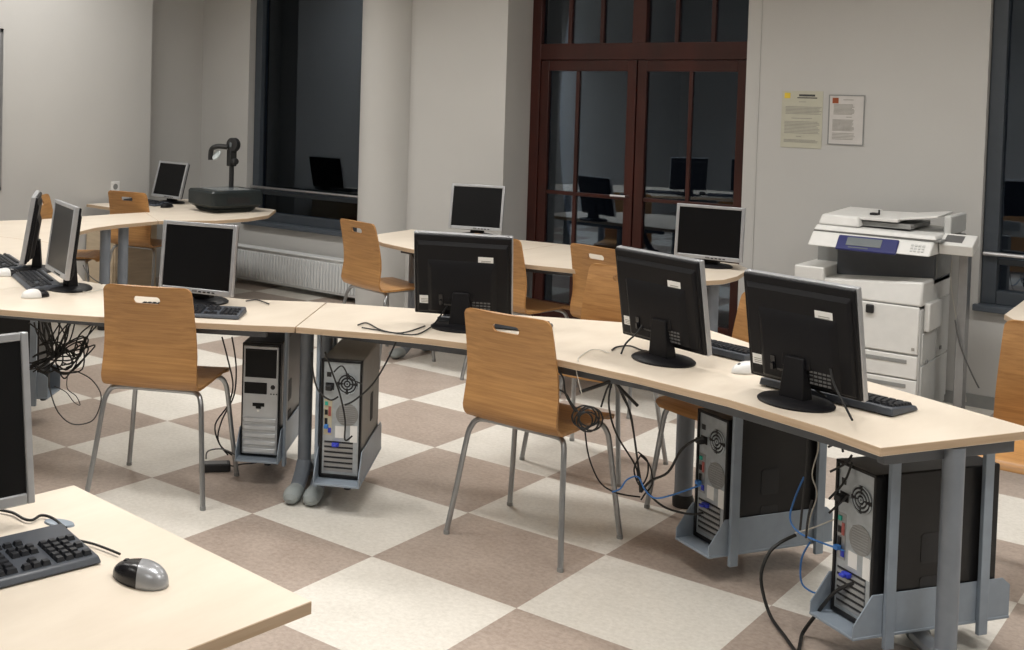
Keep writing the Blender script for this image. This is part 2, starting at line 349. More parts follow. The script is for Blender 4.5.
# ------------------------------------------------------------------ chair
def chair_shell():
    # profile (y,z): front lip -> seat -> bend -> back
    prof=[(.215,.428),(.212,.440),(.203,.449),(.19,.454),(.12,.456),(.0,.453),(-.10,.450),(-.165,.450)]
    for k in range(1,7):
        a=R(90*k/6*.98); prof.append((-.165-.048*math.sin(a), .498-.048*math.cos(a)))
    prof += [(-.212,.54),(-.210,.59),(-.212,.64),(-.219,.69),(-.229,.74),(-.240,.79),(-.250,.83),(-.2555,.848),(-.2585,.858),(-.260,.864),(-.2612,.868)]
    n=len(prof); S=[0]
    for i in range(1,n): S.append(S[-1]+math.dist(prof[i],prof[i-1]))
    tot=S[-1]; nx=13; vs=[]
    for i,(y,z) in enumerate(prof):
        hw=.20
        if z>.5: hw=.20-.017*(z-.5)/.36
        d=tot-S[i]
        if d<.028: hw=hw-.028+math.sqrt(max(0,.028**2-(.028-d)**2))
        d0=S[i]
        if d0<.03: hw=hw-.03+math.sqrt(max(0,.03**2-(.03-d0)**2))
        for j in range(nx):
            u_=-1+2*j/(nx-1); x=u_*hw
            if z>.5: yy=y+.012*u_*u_*min(1,(z-.5)/.1); zz=z
            else: yy=y; zz=z+.004*u_*u_
            vs.append((x,yy,zz))
    fs=[(i*nx+j,i*nx+j+1,(i+1)*nx+j+1,(i+1)*nx+j) for i in range(n-1) for j in range(nx-1)]
    me=bpy.data.meshes.new('shell_src'); me.from_pydata(vs,[],fs)
    o=bpy.data.objects.new('shell_src',me); COL.objects.link(o)
    c=MB(Matrix.Translation((0,-.30,.812)) @ Matrix.Rotation(R(90),4,'X'))
    c.prism(rrect(.112,.029,.0142,6),-.2,.1)
    cut=c.build('cut_src','chair')
    md=o.modifiers.new('s','SOLIDIFY'); md.thickness=.011; md.offset=0
    bo=o.modifiers.new('b','BOOLEAN'); bo.object=cut; bo.operation='DIFFERENCE'; bo.solver='EXACT'
    dg=bpy.context.evaluated_depsgraph_get(); dg.update()
    res=bpy.data.meshes.new_from_object(o.evaluated_get(dg))
    bpy.data.objects.remove(o); bpy.data.objects.remove(cut)
    res.materials.clear(); res.materials.append(M['chair'])
    bm=bmesh.new(); bm.from_mesh(res); bmesh.ops.recalc_face_normals(bm,faces=bm.faces); bm.to_mesh(res); bm.free()
    for p in res.polygons: p.use_smooth=True; p.material_index=0
    res.set_sharp_from_angle(angle=R(40)); res.name='seat_shell'
    return res
SHELL=chair_shell()
def make_chair(label, loc, rz, group='wooden chairs around the desks'):
    t=thing('chair',label,'chair',loc,rz,group)
    o=bpy.data.objects.new('seat_shell',SHELL); COL.objects.link(o); o.parent=t
    m=MB()
    for y in (-.135,.135): m.tube([(-.15,y,.434),(.15,y,.434)],.010,10)
    m.tube([(-.12,-.135,.434),(-.12,.135,.434)],.009,8); m.tube([(.12,-.135,.434),(.12,.135,.434)],.009,8)
    for x in (-.1,.1):
        for y in (-.13,.13): m.lathe([(.012,0),(.012,.006)],(x,y,.443),n=10)
    m.build('under_frame','chrome',t)
    for sx in (-1,1):
        for y0,y1 in ((-.135,-.235),(.135,.192)):
            m=MB()
            P=[(sx*.13,y0,.434),(sx*.165,y0+(y1-y0)*.03,.433),(sx*.187,y0+(y1-y0)*.12,.425),(sx*.200,y0+(y1-y0)*.25,.402),(sx*.208,y0+(y1-y0)*.38,.36),(sx*.226,y0+(y1-y0)*.7,.18),(sx*.245,y1,.012)]
            m.tube(smooth_path(P,4),.0105,10); lg=m.build('leg','chrome',t)
            m=MB(); m.lathe([(.0118,0),(.0118,.012),(.0105,.014)],(sx*.245,y1,0),n=12); m.build('foot_tip','shade',lg)
    return t
proto=make_chair('oak plywood chair at front left, back to viewer beside the silver front tower',(.708,-.016,0),28)
CH=[('oak plywood chair in the centre foreground, standing fully clear with all legs visible',(2.115,.592,0),-1),
 ('oak plywood chair beside the round column, tucked at the left end of back row',(-.135,2.505,0),-15),
 ('oak plywood chair half hidden behind the leftmost black monitor',(.825,2.555,0),-10),
 ('oak plywood chair at the back row in front of the red door, white slot visible',(1.44,2.60,0),-13),
 ('oak plywood chair facing the camera, overlapping the back row chair beside the black monitor',(1.845,1.515,0),178),
 ('oak plywood chair pushed under the desk between the two right black monitors',(2.585,1.255,0),160),
 ('oak plywood chair cut off by the right edge, behind the desk end',(3.63,1.43,0),182),
 ('small distant oak chair by the left wall, partly behind the leftmost monitor',(-2.455,1.83,0),-52),
 ('small distant oak chair in front of the far corner desk below the wall socket',(-2.645,2.65,0),12)]
for lb,loc,rz in CH:
    c=copy_tree(proto); c.location=loc; c.rotation_euler=(0,0,R(rz)); c['label']=lb

# ------------------------------------------------------------------ monitors
def monitor(label, panel, rz, tilt, w=.37, h=.315, stickers=False, depth=.055, btn=True, off=.075, lat=0):
    # panel = world position of panel's bottom centre, front faces local -y
    back=Vector((-math.sin(R(rz)),math.cos(R(rz)),0))
    base=Vector((panel[0],panel[1],ZT))+back*off
    t=thing('monitor',label,'monitor',tuple(base),rz)
    zb=panel[2]-ZT
    X=Matrix.Translation((0,-off,zb)) @ Matrix.Rotation(R(tilt),4,'X')
    bz=.017 if w<.4 else .016
    m=MB(X); m.box(-w/2,-w/2+bz,-.004,.018,0,h); m.box(w/2-bz,w/2,-.004,.018,0,h); m.box(-w/2+bz,w/2-bz,-.004,.018,h-bz,h); m.box(-w/2+bz,w/2-bz,-.004,.018,0,bz*1.35)
    m.build('bezel','silver',t,bevel=.003)
    m=MB(X); m.box(-w/2+bz-.001,w/2-bz+.001,.001,.006,bz*1.3,h-bz+.001); m.build('screen','screen',t)
    m=MB(X)
    W=w/2-.002
    def ring(y,a,z0,z1): return [(-a,y,z0),(a,y,z0),(a,y,z1),(-a,y,z1)]
    m.hull(ring(.0175,W,.003,h-.003),ring(.030,W-.002,.006,h-.006))
    m.hull(ring(.029,W-.010,.012,h-.028),ring(.040,W-.018,.02,h-.045))
    m.hull(ring(.038,W-.055,.02,h-.10),ring(depth,W-.075,.03,h-.135))
    m.build('back_shell','black',t,bevel=.004)
    if btn:
        m=MB(X)
        for k in range(4): m.box(.02+.022*k,.033+.022*k,-.006,-.003,.007,.0125)
        m.build('buttons','black',t)
        m=MB(X); m.box(-.012,.012,-.0055,-.003,.007,.015); m.build('badge','greyl',t)
    # stand
    m=MB(Matrix.Translation((lat,0,0))); zc=zb+.10
    m.hull([(-.045,-.03,.012),(.045,-.03,.012),(.045,.02,.012),(-.045,.02,.012)],[(-.032,-off+.055,zc),(.032,-off+.055,zc),(.032,-off+.085,zc),(-.032,-off+.085,zc)])
    m.box(-.05,.05,-off+.04,-off+.075,zc-.035,zc+.035)
    m.build('neck','black',t,bevel=.004)
    m=MB(Matrix.Translation((lat,0,0))); m.lathe([(.118,0),(.12,.006),(.112,.012),(.07,.018),(.04,.02)],(0,-.01,0),n=40,sy=.85); m.build('stand_base','black',t)
    if stickers:
        m=MB(X); m.box(-.125,-.065,.0395,.0405,h-.125,h-.082); s=m.build('label_sticker','sticker',t)
        m=MB(X)
        for k in range(3): m.box(-.115,-.077,.0404,.0409,h-.112+k*.006,h-.1095+k*.006)
        m.build('sticker_print','inkg',s)
        m=MB(X); m.box(.128,.172,.0395,.0408,.052,.085); s=m.build('label_sticker','sticker',t)
        m=MB(X)
        for k in range(3): m.box(.134,.166,.0406,.0411,.057+k*.006,.0595+k*.006)
        m.build('sticker_print','inkg',s)
        m=MB(X)
        for k in range(5):
            for q in range(4): m.box(-.115+k*.015,-.104+k*.015,.0545,.0562,.035+q*.012,.041+q*.012)
        m.build('rating_plate','greyl',t)
        m=MB(X); m.box(-.06,.07,.054,.0575,.055,.062); m.box(.075,.09,.045,.06,.06,.10); m.build('port_cover','blackg',t)
        m=MB(X); m.box(.078,.087,.055,.068,.058,.078); m.build('video_plug','blackg',t)
    return t
monitor('silver framed monitor facing the camera, directly behind front left chair',(.632,.190,.765),17,-6,.366,.305)
monitor('leftmost black backed monitor, seen from behind above the central chair',(1.700,.675,.765),205,-11,.395,.342,True)
monitor('middle black backed monitor, seen from behind with two small labels',(2.545,.741,.770),160.6,-9.7,.407,.338,True,off=.062,lat=-.03)
monitor('rightmost black backed monitor, seen from behind near the desk end',(3.125,.500,.765),164,-10,.395,.350,True)
monitor('silver framed monitor on the back row in front of white pier',(.027,3.22,.765),20,-12,.366,.305)
monitor('silver framed monitor at right end of back row beside the red door',(1.69,3.09,.765),5,-4,.385,.305)
monitor('small distant silver framed monitor on the far corner desk',(-2.90,3.05,.765),-3,-15,.374,.302)
monitor('silver framed monitor at left, turned sideways, second from the left edge',(-.05,-.04,.79),-22,-7,.378,.326)
monitor('silver framed monitor nearest the left edge, seen edge-on from its side',(-.62,.17,.775),-37.5,-9,.37,.335)
monitor('large dark foreground monitor cut off by the left edge on nearest desk',(2.276,-1.95,.770),80,-8,.38,.352)

# ------------------------------------------------------------------ keyboards and mice
def keyboard(label, loc, rz, w=.45, d=.155, body='kbody'):
    t=thing('keyboard',label,'keyboard',(loc[0],loc[1],ZT),rz)
    m=MB()
    a=[(-w/2,-d/2,.002),(w/2,-d/2,.002),(w/2,d/2,.004),(-w/2,d/2,.004)]
    b=[(-w/2+.004,-d/2+.008,.016),(w/2-.004,-d/2+.008,.016),(w/2-.004,d/2-.004,.028),(-w/2+.004,d/2-.004,.028)]
    m.hull(a,b); m.build('case',body,t,bevel=.004)
    m=MB()
    def kz(y): return .016+.012*(y+d/2)/d
    def key(x0,x1,y0,y1):
        z0,z1=kz(y0),kz(y1); e=.0025
        m.hull([(x0,y0,z0),(x1,y0,z0),(x1,y1,z1),(x0,y1,z1)],[(x0+e,y0+e,z0+.008),(x1-e,y0+e,z0+.008),(x1-e,y1-e,z1+.007),(x0+e,y1-e,z1+.007)])
    p=.0185
    x0=-w/2+.012; y0=-d/2+.016
    for r_ in range(5):
        y=y0+r_*p
        if r_==0: xs=[(0,1.3),(1.3,1.3),(2.6,1.3),(3.9,6),(9.9,1.3),(11.2,1.3),(12.5,1.2),(13.7,1.3)]
        else:
            o=[0,1.9,1.7,1.4,0][r_] if r_<4 else 0; xs=[(0,o)] if o else []
            x=o
            while x<13.0: xs.append((x,1)); x+=1
            xs.append((x,15-x))
        for (xx,ww) in xs: key(x0+xx*p+.001,x0+(xx+ww)*p-.001,y+.001,y+p-.001)
        for c_ in range(4):
            if c_==3 and r_%2: continue
            key(x0+(19+c_)*p+.001,x0+(20+c_)*p-.001,y+.001,y+p-.001)
    for c_ in range(3):
        key(x0+(15.5+c_)*p+.001,x0+(16.5+c_)*p-.001,y0+.001,y0+p-.001)
        for r_ in (3,4): key(x0+(15.5+c_)*p+.001,x0+(16.5+c_)*p-.001,y0+r_*p+.001,y0+(r_+1)*p-.001)
    key(x0+16.5*p+.001,x0+17.5*p-.001,y0+p+.001,y0+2*p-.001)
    for c_ in range(16): key(x0+(c_*1.12)*p+.001,x0+(c_*1.12+1)*p-.001,y0+5.5*p,y0+6.3*p)
    m.build('keys','key',t)
    m=MB(); m.box(-w/2+.02,-w/2+.05,d/2-.03,d/2-.01,0,.006); m.box(w/2-.05,w/2-.02,d/2-.03,d/2-.01,0,.006); m.build('feet','rub',t)
    return t
keyboard('black keyboard in the foreground on the nearest desk beside the silver mouse',(2.435,-1.99),79,d=.18)
keyboard('dark keyboard in front of the front left silver monitor, right of chair',(.79,.02),33)
keyboard('black keyboard just behind the leftmost black monitor, tip beside chair handle',(1.785,.775),200)
keyboard('black keyboard behind the middle black monitor, near the white mouse',(2.58,1.0),165)
keyboard('black keyboard behind the rightmost black monitor, sticking out to the right',(3.175,.60),167)
keyboard('black keyboard in front of the second monitor from left edge',(-.245,-.005),-24)
keyboard('black keyboard at the left edge in front of the edge-on monitor',(-.82,.19),-22)
keyboard('small dark keyboard below the distant far corner monitor',(-2.95,2.88),-3)
def mouse(label, loc, rz, body='mousel', s=1.0, dark=True):
    t=thing('computer_mouse',label,'mouse',(loc[0],loc[1],ZT),rz)
    nu,nv=20,12; m=MB()
    L,W,H=.062*s,.033*s,.036*s
    def pt(u,v):
        a=2*PI*u/nu; e=v/nv*PI/2
        x=W*math.cos(a)*math.cos(e)**.6; y=L*math.sin(a)*math.cos(e)**.6
        x*=1-.12*(y/L)
        z=H*math.sin(e)**.85*(1-.22*max(0,y/L))
        return (x,y,z+.001)
    vs=[pt(u,v) for v in range(nv) for u in range(nu)]+[(0,0,H+.001)]
    fs=[];mi=[]
    for v in range(nv-1):
        for u in range(nu):
            u2=(u+1)%nu; fs.append((v*nu+u,v*nu+u2,(v+1)*nu+u2,(v+1)*nu+u))
    for u in range(nu): fs.append(((nv-1)*nu+u,(nv-1)*nu+(u+1)%nu,nv*nu))
    fs.append(tuple(range(nu))[::-1])
    for f in fs:
        cy=sum(vs[i][1] for i in f)/len(f); cx=sum(vs[i][0] for i in f)/len(f)
        m.add([vs[i] for i in f],[tuple(range(len(f)))],1 if (dark and cy-cx*.55>L*.0 and len(f)<10) else 0)
    o=m.build('shell',[body,'blackg'],t,ang=60)
    bm=bmesh.new(); bm.from_mesh(o.data); bmesh.ops.remove_doubles(bm,verts=bm.verts,dist=1e-5); bmesh.ops.recalc_face_normals(bm,faces=bm.faces); bm.to_mesh(o.data); bm.free()
    for p in o.data.polygons: p.use_smooth=True
    m=MB(Matrix.Translation((0,L*.52,H*.84-.0055))@Matrix.Rotation(R(90),4,'Y')); m.lathe([(.008*s,-.004),(.009*s,0),(.008*s,.004)],n=14); m.build('scroll_wheel','rub',t)
    return t
mouse('silver mouse with black buttons on the nearest foreground desk',(2.676,-1.785),98,s=1.02)
mouse('small silver mouse beside the keyboard of the sideways left monitor',(.06,-.22),-20,'socket')
mouse('small silver mouse at the left edge, between the two left keyboards',(-.52,.02),-40,'socket')
mouse('white mouse on the desk between the two right black monitors',(2.84,.73),150,'socket',dark=False)
mouse('tiny dark mouse right of the distant far corner keyboard',(-2.62,2.83),0,'black')
mouse('dark mouse under the silver monitor on the back row',(.26,3.05),10,'black')

# ------------------------------------------------------------------ PC towers and holders
def grille(m, cx, cz, y, r, mi=0):
    for rr in (r, r*.72, r*.42):
        for k in range(4):
            a0=R(90*k+10); a1=R(90*k+80); P=[(cx+rr*math.cos(a0+(a1-a0)*q/8),y,cz+rr*math.sin(a0+(a1-a0)*q/8)) for q in range(9)]
            m.tube(P,r*.075,5,mi)
    m.tube([(cx+r*.15*math.cos(a*PI/4),y,cz+r*.15*math.sin(a*PI/4)) for a in range(9)],r*.07,5,mi)
def tower(label, loc, rz, w=.165, d=.44, h=.455, front=False, grey=False):
    # rear faces local -y ; if front is True the front faces -y
    t=thing('computer_tower',label,'computer',loc,rz)
    side='pcgrey' if grey else 'pcside'
    m=MB(); m.box(-w/2,w/2,-d/2+.008,d/2-.03,.006,h); 
    m.build('case',side,t,bevel=.005)
    if front:
        m=MB(); m.box(-w/2,w/2,-d/2-.02,-d/2+.008,0,h); f=m.build('front_panel','pcside',t,bevel=.005)
        m=MB(); m.box(-w/2+.008,w/2-.008,-d/2-.026,-d/2-.018,.01,h-.012); m.build('front_fascia','pcfront',t,bevel=.003)
        y=-d/2-.03
        m=MB(); m.box(-w/2+.016,w/2-.016,y,y+.01,h*.70,h*.95); m.build('drive_bay','screen',t,bevel=.002)
        m=MB(); m.box(-w/2+.014,w/2-.055,y,y+.01,h*.555,h*.655); m.build('drive_bay','screen',t,bevel=.002)
        m=MB(Matrix.Translation((w/2-.03,y+.004,h*.62))@Matrix.Rotation(R(90),4,'X')); m.lathe([(.010,0),(.009,.004)],n=16); m.build('power_button','rub',t)
        m=MB(); 
        for k in range(3): m.box(w/2-.04+k*.012,w/2-.034+k*.012,y+.002,y+.008,h*.555,h*.565)
        m.build('indicator','rub',t)
        m=MB(); m.box(-.032,.018,y+.002,y+.008,h*.445,h*.475); m.box(-.018,.004,y+.002,y+.008,h*.425,h*.446); m.build('maker_badge','screen',t)
        m=MB(); m.box(-.012,-.002,y,y+.006,h*.40,h*.418); m.build('maker_mark','sticker',t)
        m=MB()
        for k in range(5): m.box(-w/2+.012,w/2-.012,y-.004,y+.006,h*(.035+k*.067),h*(.078+k*.067))
        m.build('vent_louvers','pcfront',t,bevel=.004)
    else:
        y=-d/2
        m=MB(); m.box(-w/2+.010,w/2-.010,y,y+.012,.014,h-.012); m.build('rear_plate','zinc',t)
        m=MB(); m.box(-w/2,-w/2+.010,y-.006,y+.02,0,h); m.box(w/2-.010,w/2,y-.006,y+.02,0,h); m.box(-w/2,w/2,y-.006,y+.02,h-.011,h); m.box(-w/2,w/2,y-.006,y+.02,0,.014); m.build('rear_rim','pcside',t,bevel=.002)
        m=MB(Matrix.Translation((.022,y-.0005,h*.80))@Matrix.Rotation(R(90),4,'X')); m.lathe([(.042,0),(.042,.001)],n=28); f=m.build('power_supply_fan','hole',t)
        m=MB(); grille(m,.022,h*.80,y-.003,.040); m.build('fan_guard','zinc',f)
        m=MB(Matrix.Translation((.024,y-.0005,h*.54))@Matrix.Rotation(R(90),4,'X')); m.lathe([(.045,0),(.045,.0012)],n=28); f=m.build('case_fan','shade',t)
        m=MB(); 
        for k in range(9): m.box(.024-.032,.024+.032,y-.003,y-.0015,h*.54-.034+k*.0082,h*.54-.030+k*.0082)
        m.build('fan_mesh','alu',f)
        m=MB(); m.box(-w/2+.018,-w/2+.052,y-.002,y+.001,h*.74,h*.80); m.build('power_inlet','rub',t)
        m=MB(); m.box(-w/2+.022,-w/2+.040,y-.002,y+.001,h*.85,h*.89); m.build('power_switch','rub',t)
        m=MB(); m.box(-w/2+.014,-w/2+.046,y-.0015,y+.001,h*.36,h*.66); p=m.build('port_plate','beige' if grey else 'alu',t)
        m=MB(); m.box(-w/2+.018,-w/2+.030,y-.006,y,h*.61,h*.64); m.build('audio_port','green',p)
        m=MB(); m.box(-w/2+.032,-w/2+.042,y-.004,y,h*.52,h*.60); m.build('parallel_port','pink',p)
        m=MB(); m.box(-w/2+.018,-w/2+.029,y-.005,y,h*.44,h*.50); m.box(-w/2+.018,-w/2+.029,y-.005,y,h*.53,h*.57); m.build('usb_ports','rub',p)
        m=MB(); m.box(-w/2+.032,-w/2+.044,y-.005,y,h*.38,h*.42); m.build('network_port','vga',p)
        m=MB()
        for k in range(6): m.box(-w/2+.018,w/2-.032,y-.003,y+.001,h*(.055+k*.043),h*(.055+k*.043)+.011)
        m.build('expansion_slots','alu',t)
        m=MB()
        for k in range(6): m.box(-w/2+.018,w/2-.032,y-.0012,y+.001,h*(.055+k*.043)+.012,h*(.055+k*.043)+.018)
        m.build('slot_gaps','hole',t)
        m=MB(); m.box(w/2-.045,w/2-.016,y-.0015,y,h*.31,h*.45); m.box(-.022,.014,y-.0015,y,h*.34,h*.44); s=m.build('licence_sticker','sticker',t)
        m=MB(); m.box(-w/2+.05,-w/2+.078,y-.016,y,h*.27,h*.30); m.box(-w/2+.055,-w/2+.073,y-.03,y-.015,h*.275,h*.295); m.build('video_plug','vga',t,bevel=.002)
        m=MB(); m.box(-w/2+.022,-w/2+.048,y-.03,y-.002,h*.745,h*.79); m.build('power_plug','rub',t,bevel=.003)
        m=MB(); m.box(-w/2+.018,-w/2+.034,y-.022,y-.003,h*.42,h*.45); m.build('network_plug','bluec',t,bevel=.002)
    if grey:
        m=MB(); m.box(w/2,w/2+.002,-.02,.03,h*.38,h*.62); m.build('side_vent','hole',t)
    else:
        for zz in (.50,.22):
            m=MB(Matrix.Translation((w/2,-.04,h*zz))@Matrix.Rotation(R(90),4,'Y')); m.prism(rrect(.09,.075,.012,4),0,.0015)
            m.build('side_vent','hole',t)
    return t
def holder(label, loc, rz, w=.165, d=.44, posts=((1,-.20),(1,.16)), top=ZT-TH-.003, hgt=.115):
    t=thing('tower_holder',label,'computer holder',loc,rz)
    W=w/2+.006; m=MB()
    m.box(-W-.004,W+.004,-d/2-.075,d/2+.02,-.012,-.003)
    m.build('tray','holder',t,bevel=.002)
    for s in (-1,1):
        m=MB(Matrix.Translation((s*W,0,0))@Matrix.Rotation(R(90),4,'Z')@Matrix.Rotation(R(90),4,'X'))
        # profile in (y,z)
        m.prism([(-d/2-.075,-.012),(d/2+.02,-.012),(d/2+.02,hgt*.8),(d/2-.01,hgt),(-d/2-.01,hgt),(-d/2-.045,hgt*.6),(-d/2-.075,.03)],-.002,.002)
        m.build('side_plate','holder',t,bevel=.001,seg=1)
    for s,y in posts:
        m=MB(); x=s*(W+.010); m.box(x-.007,x+.007,y-.017,y+.017,-.045,top-loc[2]); m.build('upright','holder',t,bevel=.002)
    for y in (-d/2-.03,d/2-.02):
        m=MB(); m.lathe([(.014,-.030),(.014,-.014),(.006,-.012)],(W-.05,y,0),n=12); m.build('bolt','rub',t)
    return t
PC=[('black tower with grey rear panel under the desk end at right',(3.428,.630,.105),-31.5,dict(h=.465,d=.49)),
    ('black tower with grey rear panel under the desk between the right monitors',(2.845,.900,.105),-28.7,dict(h=.455)),
    ('grey sided tower with cabled rear panel beneath desk, right of the front facing tower',(1.301,.462,.125),29.4,dict(w=.165,h=.47,grey=True)),
    ('tower with silver louvered front facing the camera under the left desk',(.850,.463,.118),31.6,dict(w=.165,h=.475,front=True))]
HL=['steel holder hanging below the right desk end around the black tower','steel holder hanging under the middle of the right desk wing','steel holder around the grey sided tower','steel holder around the tower with silver louvered front']
PO=[((1,-.20),(1,.15)),((1,-.20),(1,.17)),((-1,-.20),(-1,.12)),((1,-.20),(-1,.15))]
for (lb,loc,rz,kw),hl,po in zip(PC,HL,PO):
    tower(lb,loc,rz,**kw); holder(hl,(loc[0],loc[1],loc[2]-.0),rz,w=kw.get('w',.165),d=kw.get('d',.44),posts=po)
tower('black tower under the desk at the left edge behind the foreground monitor',(-.56,.05,.15),-55,h=.43)
holder('grey steel holder at the left edge around the black tower',(-.56,.05,.15),-55,posts=((1,-.2),(1,.17)))

# power adapter on the floor
t=thing('power_adapter','black power adapter brick on the floor left of the silver fronted tower','power adapter',(.72,.25,0),50)
m=MB(); m.box(-.065,.065,-.03,.03,0,.036); m.build('body','rub',t,bevel=.006)
m=MB(); m.box(-.05,.05,-.022,.022,.036,.0366); m.build('rating_label','greyl',t)

# ------------------------------------------------------------------ overhead projector
t=thing('overhead_projector','dark overhead projector with a lens head on the far corner desk','overhead projector',(-2.17,3.03,ZT),-13)
m=MB()
def rr(w,d,z,r=.03): return [(x,y,z) for x,y in rrect(w,d,r,4)]
m.hull(rr(.26,.32,.0),rr(.32,.38,.025)); m.hull(rr(.30,.36,.025),rr(.39,.46,.06)); m.hull(rr(.39,.46,.06),rr(.39,.46,.155)); m.hull(rr(.39,.46,.155),rr(.375,.445,.17))
m.build('body','ohp',t)
m=MB(); m.box(-.145,.145,-.145,.145,.17,.1735); m.build('stage_glass','lcd',t)
m=MB(); m.box(.1945,.1965,-.1,.1,.075,.12); m.build('vent_panel','rub',t)
m=MB(); m.tube([(-.085,.10,.155),(-.085,.10,.48)],.019,12); m.build('column','rub',t)
m=MB(); m.box(-.117,-.057,.07,.13,.34,.47); m.tube([(-.065,.10,.38),(-.015,.10,.38)],.026,14); m.build('focus_carriage','rub',t,bevel=.006)
m=MB(Matrix.Translation((-.065,.10,.51))@Matrix.Rotation(R(90),4,'X')@Matrix.Rotation(R(20),4,'Y')); m.lathe([(.05,-.025),(.055,-.02),(.055,.02),(.05,.025)],n=28); h=m.build('lens_head','rub',t)
m=MB(Matrix.Translation((-.065,.074,.51))@Matrix.Rotation(R(90),4,'X')); m.lathe([(.02,0),(.02,.004)],n=20); m.build('head_knob','lcd',h)
m=MB(); m.tube(smooth_path([(-.09,.06,.49),(-.13,.0,.495),(-.17,-.03,.475),(-.19,-.03,.43),(-.19,-.03,.385)],4),.02,8); m.build('mirror_arm','rub',t)
m=MB(Matrix.Translation((-.135,-.01,.425))@Matrix.Rotation(R(60),4,'X')); m.lathe([(.04,-.006),(.045,0),(.04,.006)],n=24); m.build('lens','clear',t)

# ------------------------------------------------------------------ copier
cp=thing('photocopier','large white photocopier with blue control panel beside the right window','photocopier',(2.45,3.58,0))
def cb(name,mat,boxes,bevel=.006,parent=cp):
    m=MB(Matrix.Translation((-2.45,-3.58,0)))
    for b in boxes: m.box(*b)
    return m.build(name,mat,parent,bevel=bevel)
cb('base_cabinet','white2',[(2.165,2.755,3.31,3.88,.02,.60)])
cb('castor_plinth','shade',[(2.19,2.73,3.34,3.86,0,.03)],.002)
d=cb('front_door','white',[(2.17,2.75,3.292,3.312,.365,.612)],.006)
cb('door_latch','rub',[(2.49,2.53,3.275,3.295,.555,.60)],.006,d)
cb('door_mark','inkg',[(2.72,2.735,3.290,3.293,.385,.40)],0,d)
for z0,z1 in ((.235,.355),(.115,.228),(.03,.108)):
    q=cb('paper_drawer','white',[(2.17,2.75,3.292,3.312,z0,z1)],.005)
    cb('drawer_grip','shade',[(2.22,2.70,3.288,3.293,z1-.042,z1-.022)],.002,q)
m=MB(Matrix.Translation((-2.45,-3.58,0)))
m.hull([(2.165,3.30,.615),(2.76,3.30,.615),(2.76,3.88,.615),(2.165,3.88,.615)],[(2.165,3.33,.70),(2.76,3.31,.745),(2.76,3.88,.745),(2.165,3.88,.70)]); m.build('engine_cover','white',cp,bevel=.012)
cb('side_tray_door','white',[(2.755,2.785,3.36,3.62,.48,.63)],.008)
cb('side_panel','white2',[(2.752,2.762,3.34,3.60,.31,.47),(2.752,2.762,3.615,3.87,.31,.62),(2.752,2.762,3.34,3.87,.06,.30)],.003)
cb('side_latch','shade',[(2.762,2.770,3.40,3.43,.305,.325),(2.762,2.770,3.68,3.71,.34,.36)],.003)
cb('output_tray','white',[(2.10,2.26,3.30,3.84,.69,.765)],.008)
cb('tray_interior','steel_dark',[(2.26,2.76,3.52,3.86,.71,.90)],.004)
cb('rear_column','shade',[(2.68,2.765,3.55,3.86,.74,.93)],.004); cb('rear_column','shade',[(2.12,2.26,3.62,3.86,.76,.93)],.004)
m=MB(Matrix.Translation((-2.45,-3.58,0))@Matrix.Translation((0,3.24,.905))@Matrix.Rotation(R(0),4,'X'))
m.hull([(2.185,0,0),(2.80,0,0),(2.80,.62,-.005),(2.17,.62,-.005)],[(2.19,.07,.072),(2.80,.07,.068),(2.80,.62,.068),(2.19,.62,.072)]); m.build('scanner_unit','white',cp,bevel=.008)
SL=Matrix.Translation((-2.45,-3.58,0))@Matrix.Translation((0,3.24,.905))@Matrix.Rotation(math.atan2(.072,.07),4,'X')
m=MB(SL); m.box(2.335,2.64,-.010,.088,-.004,.010); q=m.build('control_panel','blue',cp,bevel=.008)
m=MB(SL); m.box(2.385,2.56,.018,.072,.009,.0125); m.build('display','lcd',q)
m=MB(SL); m.box(2.40,2.50,.003,.009,.0095,.0115); m.build('panel_keys','lcd',q)
m=MB(SL)
for i in range(4):
    for j in range(3): m.box(2.70+i*.018,2.712+i*.018,.025+j*.018,.036+j*.018,.0,.003)
m.build('keypad','white2',cp)
cb('scanner_gap','shade',[(2.19,2.83,3.33,3.86,.975,.985)],0)
m=MB(Matrix.Translation((-2.45,-3.58,0)))
m.hull([(2.19,3.32,.985),(2.81,3.32,.985),(2.81,3.86,.985),(2.19,3.86,.985)],[(2.20,3.34,1.012),(2.80,3.34,1.005),(2.80,3.86,1.015),(2.20,3.86,1.03)]); m.build('platen_cover','white',cp,bevel=.006)
m=MB(Matrix.Translation((-2.45,-3.58,0)))
m.hull([(2.20,3.35,1.012),(2.42,3.35,1.012),(2.42,3.84,1.03),(2.20,3.84,1.03)],[(2.215,3.37,1.07),(2.405,3.37,1.07),(2.405,3.84,1.085),(2.215,3.84,1.085)]); m.build('feeder_housing','white',cp,bevel=.012)
m=MB(Matrix.Translation((-2.45,-3.58,0)))
m.hull([(2.40,3.40,1.052),(2.60,3.40,1.052),(2.60,3.80,1.062),(2.40,3.80,1.062)],[(2.40,3.40,1.066),(2.60,3.40,1.072),(2.60,3.80,1.084),(2.40,3.80,1.078)])
m.hull([(2.60,3.44,1.062),(2.78,3.46,1.088),(2.78,3.78,1.096),(2.60,3.78,1.072)],[(2.60,3.44,1.076),(2.78,3.46,1.10),(2.78,3.78,1.108),(2.60,3.78,1.086)]); m.build('feeder_tray','white',cp,bevel=.004)
cb('tray_slot','shade',[(2.405,2.66,3.42,3.82,1.020,1.045)],.002)
cb('paper_guide','rub',[(2.455,2.462,3.56,3.57,1.07,1.10),(2.42,2.46,3.53,3.58,1.072,1.083)],0)
cb('end_stop','white2',[(2.80,2.835,3.50,3.84,1.0,1.10)],.008)
